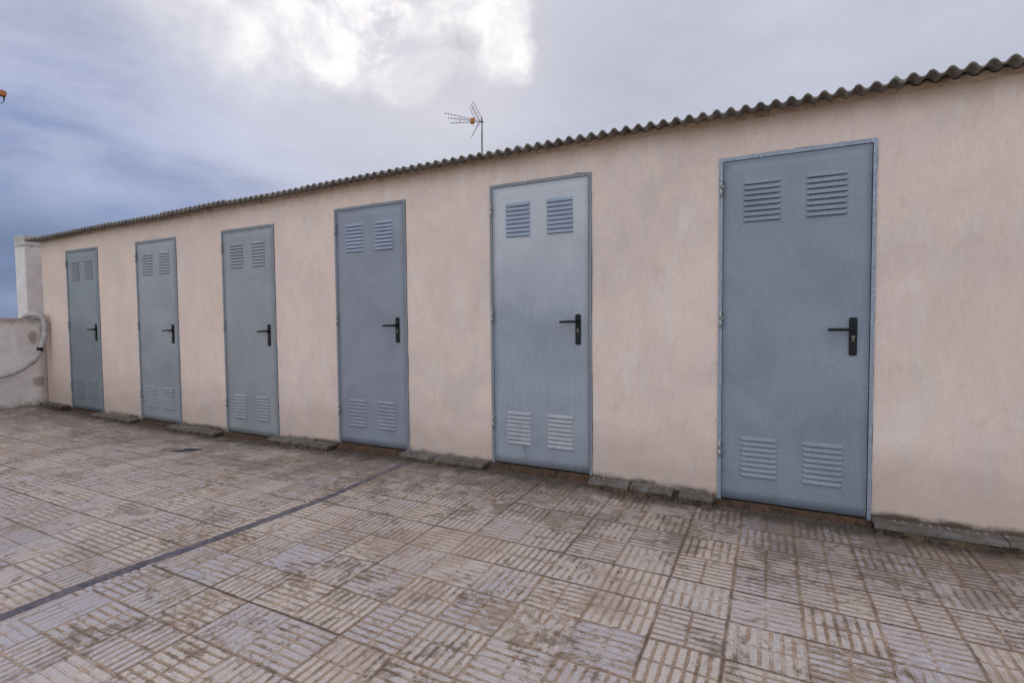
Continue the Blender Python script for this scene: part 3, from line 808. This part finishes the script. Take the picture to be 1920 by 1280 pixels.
# ------------------------------------------------------------------ blockwork pillar beyond the parapet
root = empty('block_pillar', (-9.3, .02, 0))
tag(root, 'tall white painted blockwork pillar standing behind the parapet at the far left', 'pillar')
bm = bmesh.new(); box(bm, -.30, 0, 0, .62, -.3, 2.20, .008)
link('shaft', bm, BLOCK, root)
bm = bmesh.new(); box(bm, -.305, .005, -.006, .625, 2.202, 2.352, .012, seg=2)
for v_ in bm.verts: v_.co += Vector((.004 * fbm(v_.co.x, v_.co.y, v_.co.z, 9), 0, .008 * fbm(v_.co.x, v_.co.y, 2, 5)))
link('cap', bm, BLOCK, root)

# ------------------------------------------------------------------ lagged pipe hooked over the parapet
hp = [(-9.00, -.16, .95), (-8.985, -.155, 1.12), (-8.90, -.145, 1.205), (-8.76, -.125, 1.228), (-8.66, -.095, 1.232), (-8.615, -.062, 1.185), (-8.60, -.052, 1.10), (-8.60, -.055, 1.0), (-8.60, -.075, .90),
      (-8.60, -.105, .80), (-8.60, -.145, .70), (-8.60, -.185, .632), (-8.61, -.21, .602), (-8.61, -.27, .552), (-8.62, -.34, .502), (-8.62, -.43, .466), (-8.62, -.53, .452), (-8.62, -.75, .44), (-8.62, -1.1, .47), (-8.63, -1.6, .60)]
cr = []
for k in range(len(hp) - 1):
    p0, p1, p2, p3 = (Vector(hp[max(k - 1, 0)]), Vector(hp[k]), Vector(hp[k + 1]), Vector(hp[min(k + 2, len(hp) - 1)]))
    for s in range(8):
        tt = s / 8
        cr.append(.5 * ((2 * p1) + (-p0 + p2) * tt + (2 * p0 - 5 * p1 + 4 * p2 - p3) * tt ** 2 + (-p0 + 3 * p1 - 3 * p2 + p3) * tt ** 3))
cr.append(Vector(hp[-1]))
bm = bmesh.new()
rad = [(.033 if q.z > .59 or q.x < -8.7 else .024) * (1 + .07 * fbm(k * .12, 0, 0, 1, 3)) for k, q in enumerate(cr)]
tube(bm, cr, rad, 14)
root = link('lagged_pipe', bm, HOSE)
tag(root, 'grey white flexible pipe in peeling lagging hooked over the parapet corner', 'pipe')
bm = bmesh.new(); p_ = Vector((-8.60, -.115, .775)); tube(bm, [p_ + Vector((0, .004, .022)), p_, p_ - Vector((0, .01, .022))], .0355, 14)
link('tape_band', bm, BLACK, root)
bm = bmesh.new(); p_ = Vector((-8.607, -.195, .615)); tube(bm, [p_ + Vector((0, .012, .014)), p_ - Vector((0, .012, .012))], .033, 14)
link('tape_band', bm, ROOFM, root)

# ------------------------------------------------------------------ television antenna
AX = Vector((-.722, -.692, 0)); WX = Vector((.692, -.722, 0)); UP = Vector((0, 0, 1))
def antenna(label, loc, mast_h):
    root = empty('tv_antenna', loc)
    tag(root, label, 'antenna', 'television antennas above the roof')
    J = Vector((0, 0, mast_h - .115))
    bm = bmesh.new(); tube(bm, [(0, 0, 0), (0, 0, mast_h)], .017, 12); box(bm, -.09, .09, -.09, .09, 0, .008)
    link('mast', bm, MAST, root)
    bm = bmesh.new(); box(bm, -.03, .03, -.03, .03, -.02, .02, .004); tube(bm, [(0, 0, 0), AX * .10], .012, 8)
    tube(bm, [(-.035, 0, 0), (.045, 0, 0)], .005, 6)
    link('clamp', bm, MAST, root, loc=J)
    B0 = J + AX * .05
    bm = bmesh.new(); tube(bm, [B0, B0 + AX * .22], .009, 8)
    link('boom', bm, ALU, root)
    bxc = B0 + AX * .19
    bm = bmesh.new()
    vs_ = box(bm, -.052, .052, -.052, .052, -.060, .055, .012, seg=2)
    bmesh.ops.rotate(bm, verts=bm.verts, cent=(0, 0, 0), matrix=Matrix.Rotation(R_(44), 3, 'Z'))
    tube(bm, [(-.02, -.02, -.058), (-.02, -.02, -.085)], .012, 8); tube(bm, [WX * -.10 + UP * .03, WX * .10 + UP * .03], .014, 8)
    box(bm, -.03, .03, -.03, .03, .053, .068, .004)
    link('dipole_box', bm, ORANGE, root, loc=bxc)
    for (ww, zz, L, dzl) in ((0, .05, .68, .065), (.01, .0, .60, .005), (-.02, -.045, .53, -.055)):
        s0 = bxc + WX * ww * .4 + UP * zz * .7 + AX * .03; s1 = bxc + WX * ww + UP * (zz + dzl) + AX * L
        bm = bmesh.new(); tube(bm, [s0, s1], .0058, 6)
        dd = (s1 - s0)
        for k in range(1, 9):
            c_ = s0 + dd * (k / 8.); e = .026
            for sg in (1, -1):
                tube(bm, [c_ + WX * e + UP * e * sg * .7, c_ - WX * e - UP * e * sg * .7], .0042, 5)
        link('director_boom', bm, ALU, root)
    bm = bmesh.new(); c0 = bxc + AX * .33
    tube(bm, [c0 + UP * .085, c0 + WX * .07 + UP * .025, c0 + WX * .02 - UP * .045, c0 - WX * .07 - UP * .055], .0065, 6)
    link('boom_spacer', bm, YEL, root)
    # V shaped reflector: two wire panels
    for sg, Lp in ((1, .44), (-1, .40)):
        bm = bmesh.new(); dr_ = (AX * .50 + UP * .87 * sg).normalized()
        for q in (-.21, 0, .21):
            tube(bm, [J + AX * .045 + WX * q, J + AX * .045 + WX * q + dr_ * Lp], .0055 if q else .008, 6)
        for k in range(6):
            s = .03 + (Lp - .035) * k / 5
            tube(bm, [J + AX * .045 + dr_ * s - WX * .213, J + AX * .045 + dr_ * s + WX * .213], .0042, 5)
        link('reflector', bm, ALU, root)
    bm = bmesh.new(); a0 = bxc - UP * .085
    tube(bm, [a0, a0 - UP * .05 - AX * .03, a0 - UP * .03 - AX * .10, J - UP * .04 - AX * .0, J - UP * .3 + Vector((-.018, -.012, 0)), J - UP * 2.4 + Vector((-.018, -.012, 0))], .0035, 5)
    link('cable', bm, BLACK, root)
    return root
antenna('slim television antenna with orange box and wire reflector above the roof edge', (-6.445, 7.91, -.02), 4.955 + ZO + .02)
# a second aerial whose orange housing just reaches into the left side of the picture
dv = Vector((-1.35485007, 0.45668931, 0.44628451)); P2 = Vector((0, -3.29, ZO)) + dv * 9.0
root = empty('aerial_mast', (P2.x - .0, P2.y - .42, -12.))
tag(root, 'orange amplifier box with a short dark cable at the left edge of the sky', 'aerial')
bm = bmesh.new(); tube(bm, [(0, 0, 0), (0, 0, P2.z + 12.2)], .02, 10); link('mast', bm, MAST, root)
bm = bmesh.new(); tube(bm, [(0, 0, 0), (0, .38, 0)], .012, 8); link('arm', bm, MAST, root, loc=(0, 0, P2.z + 12))
bm = bmesh.new(); box(bm, -.05, .05, -.09, .075, -.045, .055, .015, seg=2); link('housing', bm, ORANGE, root, loc=(0, .42, P2.z + 12))
bm = bmesh.new(); tube(bm, [(0, .05, -.04), (0, .05, -.085), (0, .045, -.12), (0, .02, -.17), (0, -.03, -.19), (0, -.12, -.18), (0, -.3, -.20)], [.013, .012, .006, .005, .005, .005, .005], 8)
link('cable', bm, BLACK, root, loc=(0, .42, P2.z + 12))
